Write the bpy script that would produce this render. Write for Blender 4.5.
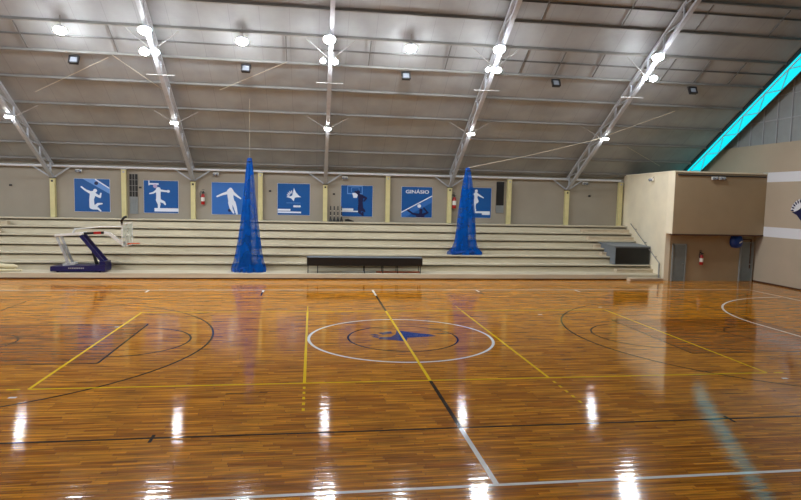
import bpy, math, random
from mathutils import Vector, Matrix
random.seed(7)
D = bpy.data; SC = bpy.context.scene; COL = SC.collection
for o in list(D.objects): D.objects.remove(o)

# ------------------------------------------------------------------ camera
yaw, pitch, roll = 0.144703, -0.084809, 0.021186
cy, sy, cp, sp = math.cos(yaw), math.sin(yaw), math.cos(pitch), math.sin(pitch)
F = Vector((sy*cp, cy*cp, sp)); R0 = Vector((cy, -sy, 0)); U0 = R0.cross(F)
R1 = R0*math.cos(roll) + U0*math.sin(roll); U1 = -R0*math.sin(roll) + U0*math.cos(roll)
cam = D.cameras.new('camera'); camo = D.objects.new('camera', cam); COL.objects.link(camo)
cam.sensor_width = 36; cam.lens = 608.24/801*36; cam.clip_end = 300
M = Matrix((R1, U1, -F)).transposed().to_4x4(); M.translation = (-2.8465, -18.6043, 4.3663)
camo.matrix_world = M; SC.camera = camo
# ------------------------------------------------------------------ world, exposure
w = D.worlds.new('world'); SC.world = w; w.use_nodes = True
bg = w.node_tree.nodes['Background']; bg.inputs[0].default_value = (.55, .75, 1, 1); bg.inputs[1].default_value = 1.0
SC.view_settings.view_transform = 'Standard'; SC.view_settings.look = 'None'
SC.view_settings.gamma = 1; SC.view_settings.use_curve_mapping = False
SC.view_settings.exposure = 1.52
LAMP = 120.0       # radiance of the big floodlight lenses
DAYL = 1.5         # overcast daylight through the left gable glazing
LAMP_SMALL = 40.0  # the little truss lamps
SKYL = 0.4         # the daylit translucent roof strips

# ------------------------------------------------------------------ materials
def lin(c):
    return tuple((x/255/12.92 if x/255 <= .04045 else ((x/255+.055)/1.055)**2.4) for x in c) + (1,)
def mat(name, rgb, rough=.6, metal=0, spec=.5, noise=0, nscale=3, nstretch=(1, 1, 1), bump=0, coat=0):
    m = D.materials.new(name); m.use_nodes = True; nt = m.node_tree; b = nt.nodes['Principled BSDF']
    b.inputs['Base Color'].default_value = lin(rgb); b.inputs['Roughness'].default_value = rough
    b.inputs['Metallic'].default_value = metal; b.inputs['Specular IOR Level'].default_value = spec
    if noise or bump:
        tc = nt.nodes.new('ShaderNodeTexCoord'); mp = nt.nodes.new('ShaderNodeMapping'); mp.inputs['Scale'].default_value = nstretch
        nz = nt.nodes.new('ShaderNodeTexNoise'); nz.inputs['Scale'].default_value = nscale; nz.inputs['Detail'].default_value = 5
        nt.links.new(tc.outputs['Object'], mp.inputs[0]); nt.links.new(mp.outputs[0], nz.inputs['Vector'])
        if noise:
            rp = nt.nodes.new('ShaderNodeMapRange'); rp.inputs[1].default_value = .3; rp.inputs[2].default_value = .7
            rp.inputs[3].default_value = 1-noise; rp.inputs[4].default_value = 1+noise*.6
            mx = nt.nodes.new('ShaderNodeMix'); mx.data_type = 'RGBA'; mx.blend_type = 'MULTIPLY'; mx.inputs[0].default_value = 1
            nt.links.new(nz.outputs['Fac'], rp.inputs[0]); mx.inputs[6].default_value = lin(rgb)
            nt.links.new(rp.outputs[0], mx.inputs[7]); nt.links.new(mx.outputs[2], b.inputs['Base Color'])
        if bump:
            bp = nt.nodes.new('ShaderNodeBump'); bp.inputs['Strength'].default_value = bump; bp.inputs['Distance'].default_value = .02
            nt.links.new(nz.outputs['Fac'], bp.inputs['Height']); nt.links.new(bp.outputs[0], b.inputs['Normal'])
    return m
def emis(name, rgb, s):
    m = D.materials.new(name); m.use_nodes = True; b = m.node_tree.nodes['Principled BSDF']
    b.inputs['Base Color'].default_value = (.8, .8, .8, 1); b.inputs['Emission Color'].default_value = rgb + (1,)
    b.inputs['Emission Strength'].default_value = s
    return m
def wood(name, c1, c2, tint=1.0):
    m = D.materials.new(name); m.use_nodes = True; nt = m.node_tree; N = nt.nodes; L = nt.links; b = N['Principled BSDF']
    tc = N.new('ShaderNodeTexCoord')
    br = N.new('ShaderNodeTexBrick'); br.offset = 0.0; br.offset_frequency = 2; br.squash = 1
    br.inputs['Color1'].default_value = lin(c1); br.inputs['Color2'].default_value = lin(c2)
    br.inputs['Mortar'].default_value = lin((62, 34, 14)); br.inputs['Scale'].default_value = 1
    br.inputs['Mortar Size'].default_value = .0022; br.inputs['Bias'].default_value = -.15
    br.inputs['Brick Width'].default_value = .85; br.inputs['Row Height'].default_value = .075
    sx = N.new('ShaderNodeSeparateXYZ'); L.new(tc.outputs['Object'], sx.inputs[0])
    dv = N.new('ShaderNodeMath'); dv.operation = 'DIVIDE'; dv.inputs[1].default_value = .075; L.new(sx.outputs['Y'], dv.inputs[0])
    fl_ = N.new('ShaderNodeMath'); fl_.operation = 'FLOOR'; L.new(dv.outputs[0], fl_.inputs[0])
    wn = N.new('ShaderNodeTexWhiteNoise'); wn.noise_dimensions = '1D'; L.new(fl_.outputs[0], wn.inputs['W'])
    ma = N.new('ShaderNodeMath'); ma.operation = 'MULTIPLY_ADD'; ma.inputs[1].default_value = 7.0; L.new(wn.outputs['Value'], ma.inputs[0]); L.new(sx.outputs['X'], ma.inputs[2])
    cb = N.new('ShaderNodeCombineXYZ'); L.new(ma.outputs[0], cb.inputs['X']); L.new(sx.outputs['Y'], cb.inputs['Y'])
    L.new(cb.outputs[0], br.inputs['Vector'])
    mp = N.new('ShaderNodeMapping'); mp.inputs['Scale'].default_value = (1.1, 13, 1); L.new(tc.outputs['Object'], mp.inputs[0])
    nz = N.new('ShaderNodeTexNoise'); nz.inputs['Scale'].default_value = 1.0; nz.inputs['Detail'].default_value = 4; L.new(mp.outputs[0], nz.inputs['Vector'])
    rp = N.new('ShaderNodeMapRange'); rp.inputs[1].default_value = .32; rp.inputs[2].default_value = .68; rp.inputs[3].default_value = .5*tint; rp.inputs[4].default_value = 1.35*tint
    L.new(nz.outputs['Fac'], rp.inputs[0])
    mx = N.new('ShaderNodeMix'); mx.data_type = 'RGBA'; mx.blend_type = 'MULTIPLY'; mx.inputs[0].default_value = 1
    L.new(br.outputs['Color'], mx.inputs[6]); L.new(rp.outputs[0], mx.inputs[7]); L.new(mx.outputs[2], b.inputs['Base Color'])
    floor_gloss(nt, b, tc)
    return m
def floor_gloss(nt, b, tc):
    N = nt.nodes; L = nt.links
    b.inputs['Roughness'].default_value = .075; b.inputs['Specular IOR Level'].default_value = .45
    mp = N.new('ShaderNodeMapping'); mp.inputs['Scale'].default_value = (.8, 8.5, 1); L.new(tc.outputs['Object'], mp.inputs[0])
    nz = N.new('ShaderNodeTexNoise'); nz.inputs['Scale'].default_value = 1.0; nz.inputs['Detail'].default_value = 3; L.new(mp.outputs[0], nz.inputs['Vector'])
    bp = N.new('ShaderNodeBump'); bp.inputs['Strength'].default_value = .32; bp.inputs['Distance'].default_value = .01
    L.new(nz.outputs['Fac'], bp.inputs['Height']); L.new(bp.outputs[0], b.inputs['Normal'])
def paint(name, rgb):
    m = mat(name, rgb, .15); nt = m.node_tree; tc = nt.nodes.new('ShaderNodeTexCoord'); floor_gloss(nt, nt.nodes['Principled BSDF'], tc)
    return m
def netmat(name, rgb, fac):
    m = D.materials.new(name); m.use_nodes = True; nt = m.node_tree; b = nt.nodes['Principled BSDF']; out = nt.nodes['Material Output']
    b.inputs['Base Color'].default_value = lin(rgb); b.inputs['Roughness'].default_value = .8; b.inputs['Specular IOR Level'].default_value = .1
    tr = nt.nodes.new('ShaderNodeBsdfTransparent'); mx = nt.nodes.new('ShaderNodeMixShader')
    tc = nt.nodes.new('ShaderNodeTexCoord'); nz = nt.nodes.new('ShaderNodeTexNoise'); nz.inputs['Scale'].default_value = 1.6
    rp = nt.nodes.new('ShaderNodeMapRange'); rp.inputs[1].default_value = .4; rp.inputs[2].default_value = .65; rp.inputs[3].default_value = fac-.4; rp.inputs[4].default_value = fac
    nt.links.new(tc.outputs['Object'], nz.inputs['Vector']); nt.links.new(nz.outputs['Fac'], rp.inputs[0]); nt.links.new(rp.outputs[0], mx.inputs[0])
    nt.links.new(tr.outputs[0], mx.inputs[1]); nt.links.new(b.outputs[0], mx.inputs[2]); nt.links.new(mx.outputs[0], out.inputs['Surface'])
    return m
def lining(name, rgb):
    m = mat(name, rgb, .55, noise=.16, nscale=.8, nstretch=(1, .8, 1)); nt = m.node_tree; N = nt.nodes; L = nt.links; b = N['Principled BSDF']
    tc = N.new('ShaderNodeTexCoord'); br = N.new('ShaderNodeTexBrick'); br.offset = 0
    br.inputs['Color1'].default_value = br.inputs['Color2'].default_value = (1, 1, 1, 1); br.inputs['Mortar'].default_value = (.62, .6, .58, 1)
    br.inputs['Scale'].default_value = 1; br.inputs['Brick Width'].default_value = 1.31; br.inputs['Row Height'].default_value = 50; br.inputs['Mortar Size'].default_value = .012
    L.new(tc.outputs['Object'], br.inputs['Vector'])
    src = b.inputs['Base Color'].links[0].from_socket
    mx = N.new('ShaderNodeMix'); mx.data_type = 'RGBA'; mx.blend_type = 'MULTIPLY'; mx.inputs[0].default_value = .55
    L.new(src, mx.inputs[6]); L.new(br.outputs['Color'], mx.inputs[7]); L.new(mx.outputs[2], b.inputs['Base Color'])
    return m
m_floor = wood('varnished_wood_strips', (224, 148, 34), (162, 90, 8))
m_key = wood('varnished_wood_strips_dark', (200, 124, 30), (146, 76, 8), .88)
m_wall = mat('beige_wall_paint', (156, 148, 134), .7, noise=.07, nscale=.7)
m_wallb = mat('beige_gable_paint', (182, 168, 148), .7, noise=.06, nscale=.5)
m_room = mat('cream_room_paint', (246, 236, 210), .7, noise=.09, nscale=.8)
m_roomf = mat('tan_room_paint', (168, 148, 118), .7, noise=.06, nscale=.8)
m_white = mat('white_band_paint', (225, 228, 235), .6)
m_clad = mat('grey_metal_cladding', (150, 156, 158), .5, noise=.08, nscale=2)
m_lining = lining('roof_lining_foil', (153, 156, 158))
m_steel = mat('truss_grey_paint', (178, 182, 190), .5, noise=.08, nscale=4)
m_steelw = mat('truss_web_paint', (170, 174, 180), .5)
m_purlin = mat('purlin_grey_paint', (142, 140, 136), .5)
m_rod = mat('dark_rod_paint', (96, 94, 92), .5)
m_pipe = mat('white_pipe', (214, 216, 220), .4)
m_col = mat('pale_yellow_column_paint', (214, 204, 150), .6, noise=.06, nscale=3)
m_conc = mat('cream_painted_concrete', (208, 198, 174), .65, noise=.1, nscale=1.3, nstretch=(.4, 2, 2))
m_step = mat('stair_concrete', (206, 190, 164), .65, noise=.1, nscale=2)
m_brown = mat('dark_red_brown_trim', (74, 40, 26), .6)
m_dark = mat('charcoal_plastic', (38, 38, 42), .5)
m_black = mat('black_panel', (14, 15, 16), .5)
m_pane = mat('grey_lamp_glass', (140, 146, 156), .2)
m_grey = mat('blue_grey_board', (120, 128, 136), .5)
m_door = mat('blue_grey_door_paint', (122, 132, 134), .5, noise=.08, nscale=4)
m_doorf = mat('grey_door_frame', (140, 146, 146), .5)
m_red = mat('extinguisher_red', (170, 24, 20), .35)
m_label = mat('white_label', (226, 224, 216), .5)
m_navy = mat('navy_enamel', (14, 18, 82), .35)
m_whites = mat('white_enamel', (222, 222, 218), .4)
m_silver = mat('pale_grey_metal', (178, 182, 186), .4, metal=.3)
m_orange = mat('orange_rim', (216, 92, 40), .4)
m_rope = mat('pale_rope', (196, 186, 168), .7)
m_heap = mat('cream_net_roll', (226, 214, 178), .8, bump=.6, nscale=14)
m_blue = mat('poster_blue', (2, 84, 156), .45, noise=.06, nscale=1.5)
m_bluel = mat('poster_mid_blue', (48, 108, 186), .45)
m_bluep = mat('poster_pale_blue', (104, 152, 220), .45)
m_pwhite = mat('poster_white', (226, 234, 248), .45)
m_pnavy = mat('poster_navy', (14, 22, 72), .45)
m_pink = mat('poster_lilac', (186, 168, 206), .45)
m_hood = mat('blue_hood_plastic', (16, 62, 150), .35)
m_net = netmat('blue_netting', (0, 84, 176), .88)
m_netd = mat('gathered_blue_netting', (0, 62, 142), .85, bump=.8, nscale=9)
m_stain = mat('black_rubber', (24, 22, 22), .6)
m_lens = emis('floodlight_glow', (.93, .97, 1.0), LAMP)
m_led = emis('truss_lamp_glow', (.95, .98, 1.0), LAMP_SMALL)
m_day = emis('overcast_glazing', (.82, .91, 1.0), DAYL)
m_cyan = emis('daylit_cyan_sheet', (.0, .74, .88), SKYL); m_cyan.node_tree.nodes['Principled BSDF'].inputs['Base Color'].default_value = (.0, .16, .2, 1)
p_white = paint('white_court_paint', (250, 250, 248)); p_yel = paint('yellow_court_paint', (255, 214, 20))
p_blk = paint('black_court_paint', (34, 14, 8)); p_navy = paint('navy_court_paint', (12, 34, 120))

# ------------------------------------------------------------------ mesh helpers
class MB:
    def __init__(s): s.v = []; s.f = []; s.sm = []
    def add(s, vs, fs, smooth=False):
        n = len(s.v); s.v += [tuple(v) for v in vs]; s.f += [tuple(i+n for i in f) for f in fs]; s.sm += [smooth]*len(fs); return s
    def box(s, x0, x1, y0, y1, z0, z1):
        vs = [(x, y, z) for x in (x0, x1) for y in (y0, y1) for z in (z0, z1)]
        return s.add(vs, [(0, 1, 3, 2), (4, 6, 7, 5), (0, 4, 5, 1), (2, 3, 7, 6), (0, 2, 6, 4), (1, 5, 7, 3)])
    def hexa(s, b, t):   # bottom 4 points, top 4 points (same order)
        return s.add(list(b)+list(t), [(3, 2, 1, 0), (4, 5, 6, 7), (0, 1, 5, 4), (1, 2, 6, 5), (2, 3, 7, 6), (3, 0, 4, 7)])
    def beam(s, a, b, wd, ht, up=(0, 0, 1)):
        a, b = Vector(a), Vector(b); d = (b-a).normalized(); r = d.cross(Vector(up))
        if r.length < 1e-4: r = d.cross(Vector((1, 0, 0)))
        r.normalize(); u = r.cross(d); r *= wd/2; u *= ht/2
        return s.hexa([a-r-u, a+r-u, a+r+u, a-r+u], [b-r-u, b+r-u, b+r+u, b-r+u])
    def tube(s, pts, r, n=8, caps=True):
        pts = [Vector(p) for p in pts]; rs = r if isinstance(r, (list, tuple)) else [r]*len(pts)
        rings = []; ref = None
        for i, p in enumerate(pts):
            d = (pts[min(i+1, len(pts)-1)] - pts[max(i-1, 0)]).normalized()
            if ref is None: ref = d.orthogonal().normalized()
            ref = (ref - d*ref.dot(d)).normalized(); q = d.cross(ref)
            rings.append([p + ref*(rs[i]*math.cos(2*math.pi*k/n)) + q*(rs[i]*math.sin(2*math.pi*k/n)) for k in range(n)])
        vs = [v for rg in rings for v in rg]; fs = []
        for i in range(len(pts)-1):
            for k in range(n):
                a, b = i*n+k, i*n+(k+1) % n; fs.append((a, b, b+n, a+n))
        s.add(vs, fs, True)
        if caps: s.add(rings[0], [tuple(range(n))[::-1]]); s.add(rings[-1], [tuple(range(n))])
        return s
    def lathe(s, prof, c=(0, 0, 0), n=20, axis=None):   # prof: (r, h) along axis (default +z)
        ax = Vector(axis or (0, 0, 1)).normalized(); e1 = ax.orthogonal().normalized(); e2 = ax.cross(e1); c = Vector(c)
        vs = [c + ax*h + e1*(r*math.cos(2*math.pi*k/n)) + e2*(r*math.sin(2*math.pi*k/n)) for r, h in prof for k in range(n)]
        fs = [(i*n+k, i*n+(k+1) % n, (i+1)*n+(k+1) % n, (i+1)*n+k) for i in range(len(prof)-1) for k in range(n)]
        return s.add(vs, fs, True)
    def prism(s, poly, fn, t0, t1):   # poly of 2D points; fn(u, v, t) gives 3D
        n = len(poly); a = [fn(u, v, t0) for u, v in poly]; b = [fn(u, v, t1) for u, v in poly]
        return s.add(a+b, [tuple(range(n)), tuple(range(2*n-1, n-1, -1))] + [(k, k+n, (k+1) % n+n, (k+1) % n) for k in range(n)])
    def build(s, name, m, parent=None, loc=(0, 0, 0)):
        me = D.meshes.new(name); me.from_pydata(s.v, [], s.f); me.materials.append(m); me.update()
        me.polygons.foreach_set('use_smooth', s.sm)
        import bmesh
        bm = bmesh.new(); bm.from_mesh(me); bmesh.ops.recalc_face_normals(bm, faces=bm.faces); bm.to_mesh(me); bm.free()
        o = D.objects.new(name, me); COL.objects.link(o); o.location = loc
        if parent: o.parent = parent
        return o
def tag(o, label, cat, group=None):
    o['label'] = label; o['category'] = cat
    if group: o['group'] = group
    return o
def thing(name, label, cat, loc=(0, 0, 0), group=None, rot=(0, 0, 0)):
    o = D.objects.new(name, None); COL.objects.link(o); o.location = loc; o.rotation_euler = rot; o.empty_display_size = .2
    return tag(o, label, cat, group)
def struct(o): o['kind'] = 'structure'; return o
def dup(root, loc, label, rot=None):
    r = root.copy(); COL.objects.link(r); r.location = loc; r['label'] = label
    if rot is not None: r.rotation_euler = rot
    for ch in list(root.children):
        c = ch.copy(); COL.objects.link(c); c.parent = r
        for g in list(ch.children):
            e = g.copy(); COL.objects.link(e); e.parent = c
    return r

# ------------------------------------------------------------------ the hall shell
XL, XR, YB, YN = -27.0, 22.5, 19.6, -19.6
RZ = lambda y: 6.05 + .62*(19.6-abs(y))            # underside of the roof lining
floor = struct(MB().box(XL-.2, XR+.2, YN-.2, YB+.2, -.15, 0).build('floor', m_floor))
struct(MB().box(XL-.2, XR+.2, YB, YB+.2, 0, 6.3).build('wall_back', m_wall))
struct(MB().box(XL-.2, XR+.2, YN-.2, YN, 0, 6.3).build('wall_front', m_wall))
def gable(name, x0, x1, m, z0=0, z1=99):
    poly = [(-19.6, z0), (19.6, z0), (19.6, min(z1, RZ(19.6)+.2)), ]
    if z1 < 18: 
        yk = 19.6-(z1-6.05)/.62; poly += [(yk, z1), (-yk, z1)]
    else: poly += [(0, RZ(0)+.2)]
    poly += [(-19.6, min(z1, RZ(19.6)+.2))]
    return MB().prism(poly, lambda u, v, t: (t, u, v), x0, x1)
wr = struct(gable('w', XR, XR+.2, m_wallb, 0, 7.85).build('wall_right', m_wallb))
yk = 19.6-(7.85-6.05)/.62
wc = MB().prism([(-yk, 7.85), (yk, 7.85), (0, RZ(0)+.2)], lambda u, v, t: (t, u, v), XR+.12, XR+.2).build('cladding', m_clad, wr)
wg = MB()
for k in range(-16, 17):
    y = k*1.02; zt = RZ(y)-.1
    if zt > 8.0: wg.box(XR+.05, XR+.12, y-.035, y+.035, 7.85, zt)
for z in (9.15, 10.45, 11.75, 13.05, 14.4, 15.7):
    ye = 19.6-(z-6.05)/.62-.3; wg.box(XR+.07, XR+.12, -ye, ye, z-.03, z+.03)
wg.build('wall_framing', m_steelw, wr)
for z0, z1, n in ((2.65, 3.2, 0), (5.7, 6.24, 1)):
    MB().box(XR-.006, XR, -13.2, 12.95, z0, z1).build('white_band', m_white, wr)
struct(gable('w', XL-.2, XL, m_wallb).build('wall_left', m_wallb))
struct(MB().box(XR-.03, XR, YN, 13.2, 0, .07).build('baseboard_right', m_brown))
struct(MB().box(XL, 16.9, 13.595, 13.62, 0, .065).build('baseboard_back', m_brown))
# roof: lining sheets, closing strips and the translucent strips along both gables
XS0, XS1 = XL+1.5, 21.55; XP = 21.25
cl = MB()
for sg in (1, -1):
    y0, y1 = 19.75*sg, 0
    b = [(XS0, y0, RZ(y0)), (XS1, y0, RZ(y0)), (XS1, 0, RZ(0)), (XS0, 0, RZ(0))]
    cl.hexa(b, [(x, y, z+.12) for x, y, z in b])
ceil = struct(cl.build('ceiling', m_lining))
def strip(xa, xb, drop_a, drop_b):
    s = MB()
    for sg in (1, -1):
        b = [(xa, 19.75*sg, RZ(19.75)-drop_a), (xb, 19.75*sg, RZ(19.75)-drop_b), (xb, 0, RZ(0)-drop_b), (xa, 0, RZ(0)-drop_a)]
        s.hexa(b, [(x, y, z+.04) for x, y, z in b])
    return s
struct(strip(XS1-.05, 21.95, .02, .6).build('window_1', m_cyan))
struct(strip(21.95, XR+.2, .6, -.05).build('trim_1', m_clad))
struct(strip(XL-.2, XS0+.02, .12, -.1).build('window_2', m_day))
struct(MB().prism([(-yk+.3, 7.85), (yk-.3, 7.85), (0, RZ(0)-.5)], lambda u, v, t: (t, u, v), XL, XL+.04).build('window_3', m_day))

# ------------------------------------------------------------------ court markings (painted on the floor)
def strip_line(s, pts, wd, z=.002):
    for (x0, y0), (x1, y1) in zip(pts, pts[1:]):
        d = Vector((x1-x0, y1-y0)).normalized(); n = Vector((-d.y, d.x))*wd/2; e = d*0
        s.add([(x0-n.x, y0-n.y, z), (x1-n.x, y1-n.y, z), (x1+n.x, y1+n.y, z), (x0+n.x, y0+n.y, z)], [(0, 1, 2, 3)])
def arc(cx, cy_, r, a0, a1, n=64): return [(cx+r*math.cos(math.radians(a0+(a1-a0)*k/n)), cy_+r*math.sin(math.radians(a0+(a1-a0)*k/n))) for k in range(n+1)]
def band(s, pts, wd, z):     # mitred strip for curves
    L_ = []
    for i, p in enumerate(pts):
        a = pts[max(i-1, 0)]; b = pts[min(i+1, len(pts)-1)]; d = Vector((b[0]-a[0], b[1]-a[1])).normalized(); n = Vector((-d.y, d.x))*wd/2
        L_ += [(p[0]-n.x, p[1]-n.y, z), (p[0]+n.x, p[1]+n.y, z)]
    s.add(L_, [(2*i, 2*i+2, 2*i+3, 2*i+1) for i in range(len(pts)-1)])
k = MB()
for sx in (-1, 1):
    a, b = sorted((8.25*sx, 14*sx)); k.add([(a, -2.45, .001), (b, -2.45, .001), (b, 2.45, .001), (a, 2.45, .001)], [(0, 1, 2, 3)])
k.build('free_throw_lane_stain', m_key, floor)
wl = MB(); EX = 19.7; EY = 9.9
for y in (-EY, EY): strip_line(wl, [(-EX, y), (EX, y)], .08, .003)
for x in (-EX, EX): strip_line(wl, [(x, -EY), (x, EY)], .08, .003)
band(wl, arc(-.06, 0, 2.87, 0, 360, 120), .085, .003)
for sx in (-1, 1):
    pts = [(sx*(EX-x)-(.2 if sx > 0 else 0), y) for x, y in ([(6*math.sin(math.radians(t)), 1.5+6*math.cos(math.radians(t))) for t in range(0, 91, 3)] + [(6*math.sin(math.radians(t)), -1.5+6*math.cos(math.radians(t))) for t in range(90, 181, 3)])]
    band(wl, pts, .085, .003)
for x in (-10.1, -5.05, 5.05, 10.1): strip_line(wl, [(x, 9.25), (x, 9.85)], .09, .0035)
strip_line(wl, [(0, 9.9), (0, 8.2)], .09, .0035); strip_line(wl, [(0, -7.6), (0, -9.9)], .09, .0035)
for x, y in ((-9.08, -5.05), (9.1, -5.0), (-9.1, 2.0), (5.9, 3.6), (9.1, 5.1)): strip_line(wl, [(x-.08, y), (x+.08, y)], .09, .003)
wl.build('white_court_lines', p_white, floor)
yl = MB()
for y in (-4.5, 4.5): strip_line(yl, [(-9, y), (9, y)], .07, .004)
for x in (-9, 9): strip_line(yl, [(x, -4.5), (x, 4.5)], .07, .004)
for x in (-3, 3):
    strip_line(yl, [(x, -4.5), (x, 4.5)], .07, .0042)
    for q in range(5): strip_line(yl, [(x, -4.78-q*.36), (x, -4.93-q*.36)], .06, .004)
    strip_line(yl, [(x, 4.6), (x, 5.6)], .03, .004)
for x in (-9.45, 9.2): strip_line(yl, [(x, -4.5), (x+.28, -4.5)], .07, .004)
strip_line(yl, [(0, -4.5), (0, 4.5)], .075, .0044)
yl.build('yellow_court_lines', p_yel, floor)
bl = MB()
for y in (-7.55, 7.55): strip_line(bl, [(-14, y), (14, y)], .06, .0025)
for x in (-14, 14): strip_line(bl, [(x, -7.55), (x, 7.55)], .06, .0025)
for sx in (-1, 1):
    c = 12.4*sx
    a0, a1 = (-76, 76) if sx < 0 else (104, 256)
    band(bl, arc(c, 0, 6.55 if sx < 0 else 6.6, a0, a1), .06, .0025)
    band(bl, arc(8.25*sx, 0, 1.8, a0*1.18 if sx < 0 else 90, 90 if sx < 0 else 270), .06, .0025)
    strip_line(bl, [(14*sx, -2.45), (8.25*sx, -2.45), (8.25*sx, 2.45), (14*sx, 2.45)], .06, .0028)
    band(bl, arc(c, 0, 1.1, a0*1.18 if sx < 0 else 90, 90 if sx < 0 else 270, 24), .06, .0028)
    strip_line(bl, [(5.65*sx, -7.75), (5.65*sx, -7.4)], .06, .0028)
    strip_line(bl, [(5.05*sx, 9.25), (5.05*sx, 8.3)], .07, .0032)
band(bl, arc(0, 0, 1.72, 0, 360, 80), .06, .0025)
strip_line(bl, [(0, 8.2), (0, 4.5)], .085, .0034); strip_line(bl, [(0, -4.5), (0, -7.6)], .085, .0034)
strip_line(bl, [(-4.7, -5.15), (-3.8, -5.12)], .035, .003)
bl.build('black_court_lines', p_blk, floor)
lg = MB(); fl2 = lambda u, v, t: (u, v, t)
LOGO_B = [(-.05, 1.08), (.42, .72), (.95, .42), (1.5, .19), (.55, .06), (.16, .0), (.03, -.52), (-.35, -.26), (-.78, -.1), (-1.02, .02), (-.6, .06), (-.36, .1), (-.16, .5)]
E_LOGO = [(-.05, 1.08), (.42, .72), (.95, .42), (1.12, .17), (.5, .04), (.14, -.02), (.03, -.52), (-.35, -.3), (-.8, -.16), (-.7, .1), (-.36, .14), (-.16, .5)]
SPIKES = [((-.8, .0), (-1.0, .18), (-.86, .3), (-.68, .14)), ((-.78, .34), (-1.02, .5), (-.84, .62), (-.66, .44)), ((-.58, .5), (-.72, .78), (-.5, .86), (-.42, .6)), ((-.42, .62), (-.5, .98), (-.26, 1.0), (-.26, .66))]
lg.prism(E_LOGO, fl2, .0030, .0032)
for sp_ in SPIKES: lg.prism([(x, y*.9) for x, y in sp_], fl2, .0030, .0032)
lg.build('centre_emblem', p_navy, floor)

# ------------------------------------------------------------------ grandstand
XEND = lambda y: 16.9 + (y-13.2)*.75/6.4
TY = [13.6, 14.9, 15.65, 16.4, 17.15, 17.9, 18.65]
TZ = [.30, .725, 1.15, 1.575, 2.0, 2.42, 2.845]
stand = thing('grandstand', 'cream stepped concrete grandstand along the far wall', 'bleachers', (0, 13.6, 0))
def sk(s, x0, y0, y1, z0, z1, xe=None):
    e0, e1 = (XEND(y0)-.02, XEND(y1)-.02) if xe is None else (xe, xe)
    q = [(x0, y0), (e0, y0), (e1, y1), (x0, y1)]
    s.hexa([(x, y-13.6, z0) for x, y in q], [(x, y-13.6, z1) for x, y in q]); return s
zp = 0
for i, (y, z) in enumerate(zip(TY, TZ)):
    s = MB()
    if i == 0: sk(s, XL+.02, y+.02, 19.58, 0, .07); sk(s, XL+.02, y-.02, 19.58, .07, z)
    else: sk(s, XL+.02, y+.05, 19.58, zp, z-.155); sk(s, XL+.02, y+.45, 19.58, z-.155, z-.065); sk(s, XL+.02, y-.06, 19.58, z-.065, z)
    s.build('seating_tier', m_conc, stand); zp = z
def stairs(name, label, x0, side):
    st = thing(name, label, 'stairs', (x0, 13.6, 0))
    zs = [0]+TZ
    for i in range(7):
        y = TY[i]-.06; x1 = (lambda yy: XEND(yy)-.03-x0) if side > 0 else (lambda yy: -5.0)
        sl = x0 + [.62, .5, .38, .28, .2, .1, 0][i]*side - x0
        if side > 0 and i == 2: continue
        d = .36 if i else .42; h = (zs[i+1]-zs[i])*.5
        q = lambda a, b: [(sl, a-13.6), (x1(a), a-13.6), (x1(b), b-13.6), (sl, b-13.6)]
        s = MB(); A, B = y-d, y-.005
        s.hexa([(u, v, zs[i]+.003) for u, v in q(A+.03, B)], [(u, v, zs[i]+h-.05) for u, v in q(A+.03, B)])
        s.hexa([(u, v, zs[i]+h-.05) for u, v in q(A, B)], [(u, v, zs[i]+h) for u, v in q(A, B)])
        s.build('step', m_step, st)
    return st
stairs('staircase', 'low concrete half steps climbing the grandstand beside the cream storage room', 14.25, 1)
stairs('staircase', 'concrete half steps at the left end of the grandstand, cut by the photo edge', -19.75, -1)

# ------------------------------------------------------------------ storage room in the corner
rm = thing('storage_room', 'cream box-shaped storage room in the corner right of the grandstand', 'room', (16.9, 13.2, 0))
def lr(s, x0, y0, x1, y1, x2, y2, x3, y3, z0, z1):
    q = [(x0-16.9, y0-13.2), (x1-16.9, y1-13.2), (x2-16.9, y2-13.2), (x3-16.9, y3-13.2)]
    return s.hexa([(a, b, z0) for a, b in q], [(a, b, z1) for a, b in q])
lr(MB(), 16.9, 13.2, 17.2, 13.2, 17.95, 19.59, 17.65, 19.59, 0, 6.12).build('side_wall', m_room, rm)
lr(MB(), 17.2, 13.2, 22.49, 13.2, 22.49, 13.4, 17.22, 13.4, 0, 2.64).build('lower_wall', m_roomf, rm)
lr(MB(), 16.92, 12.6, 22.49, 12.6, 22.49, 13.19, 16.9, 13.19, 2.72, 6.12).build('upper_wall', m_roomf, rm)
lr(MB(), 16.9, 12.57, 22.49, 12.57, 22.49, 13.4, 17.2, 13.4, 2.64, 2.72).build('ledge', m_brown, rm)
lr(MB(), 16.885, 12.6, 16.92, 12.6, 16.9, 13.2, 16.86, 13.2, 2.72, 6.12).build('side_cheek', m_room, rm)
s = MB(); lr(s, 16.86, 12.55, 22.49, 12.55, 22.49, 13.3, 16.88, 13.3, 6.12, 6.2); lr(s, 16.88, 13.3, 17.3, 13.3, 18.0, 19.59, 17.58, 19.59, 6.12, 6.2)
s.build('parapet_cap', m_room, rm)
lr(MB(), 17.3, 13.3, 22.49, 13.3, 22.49, 19.59, 18.0, 19.59, 6.06, 6.12).build('roof_slab', m_room, rm)
MB().tube([(.15, -.64, 5.98), (5.5, -.64, 5.98)], .035).build('conduit', m_dark, rm)
MB().tube([(4.3, -.05, 2.42), (5.3, -.05, 2.42), (5.3, -.05, .75)], .035).build('drain_pipe', m_brown, rm)
hr = MB().tube([(-.12+.52, 4.6, 3.05), (-.12, .28, .98)], .025); hr.tube([(-.12, .28, .98), (-.12, .28, .15)], .05)
for t in (.15, .5, .85):
    p = Vector((.40, 4.6, 3.05)).lerp(Vector((-.12, .28, .98)), t); hr.tube([p, p+Vector((.14, 0, 0))], .02)
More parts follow.
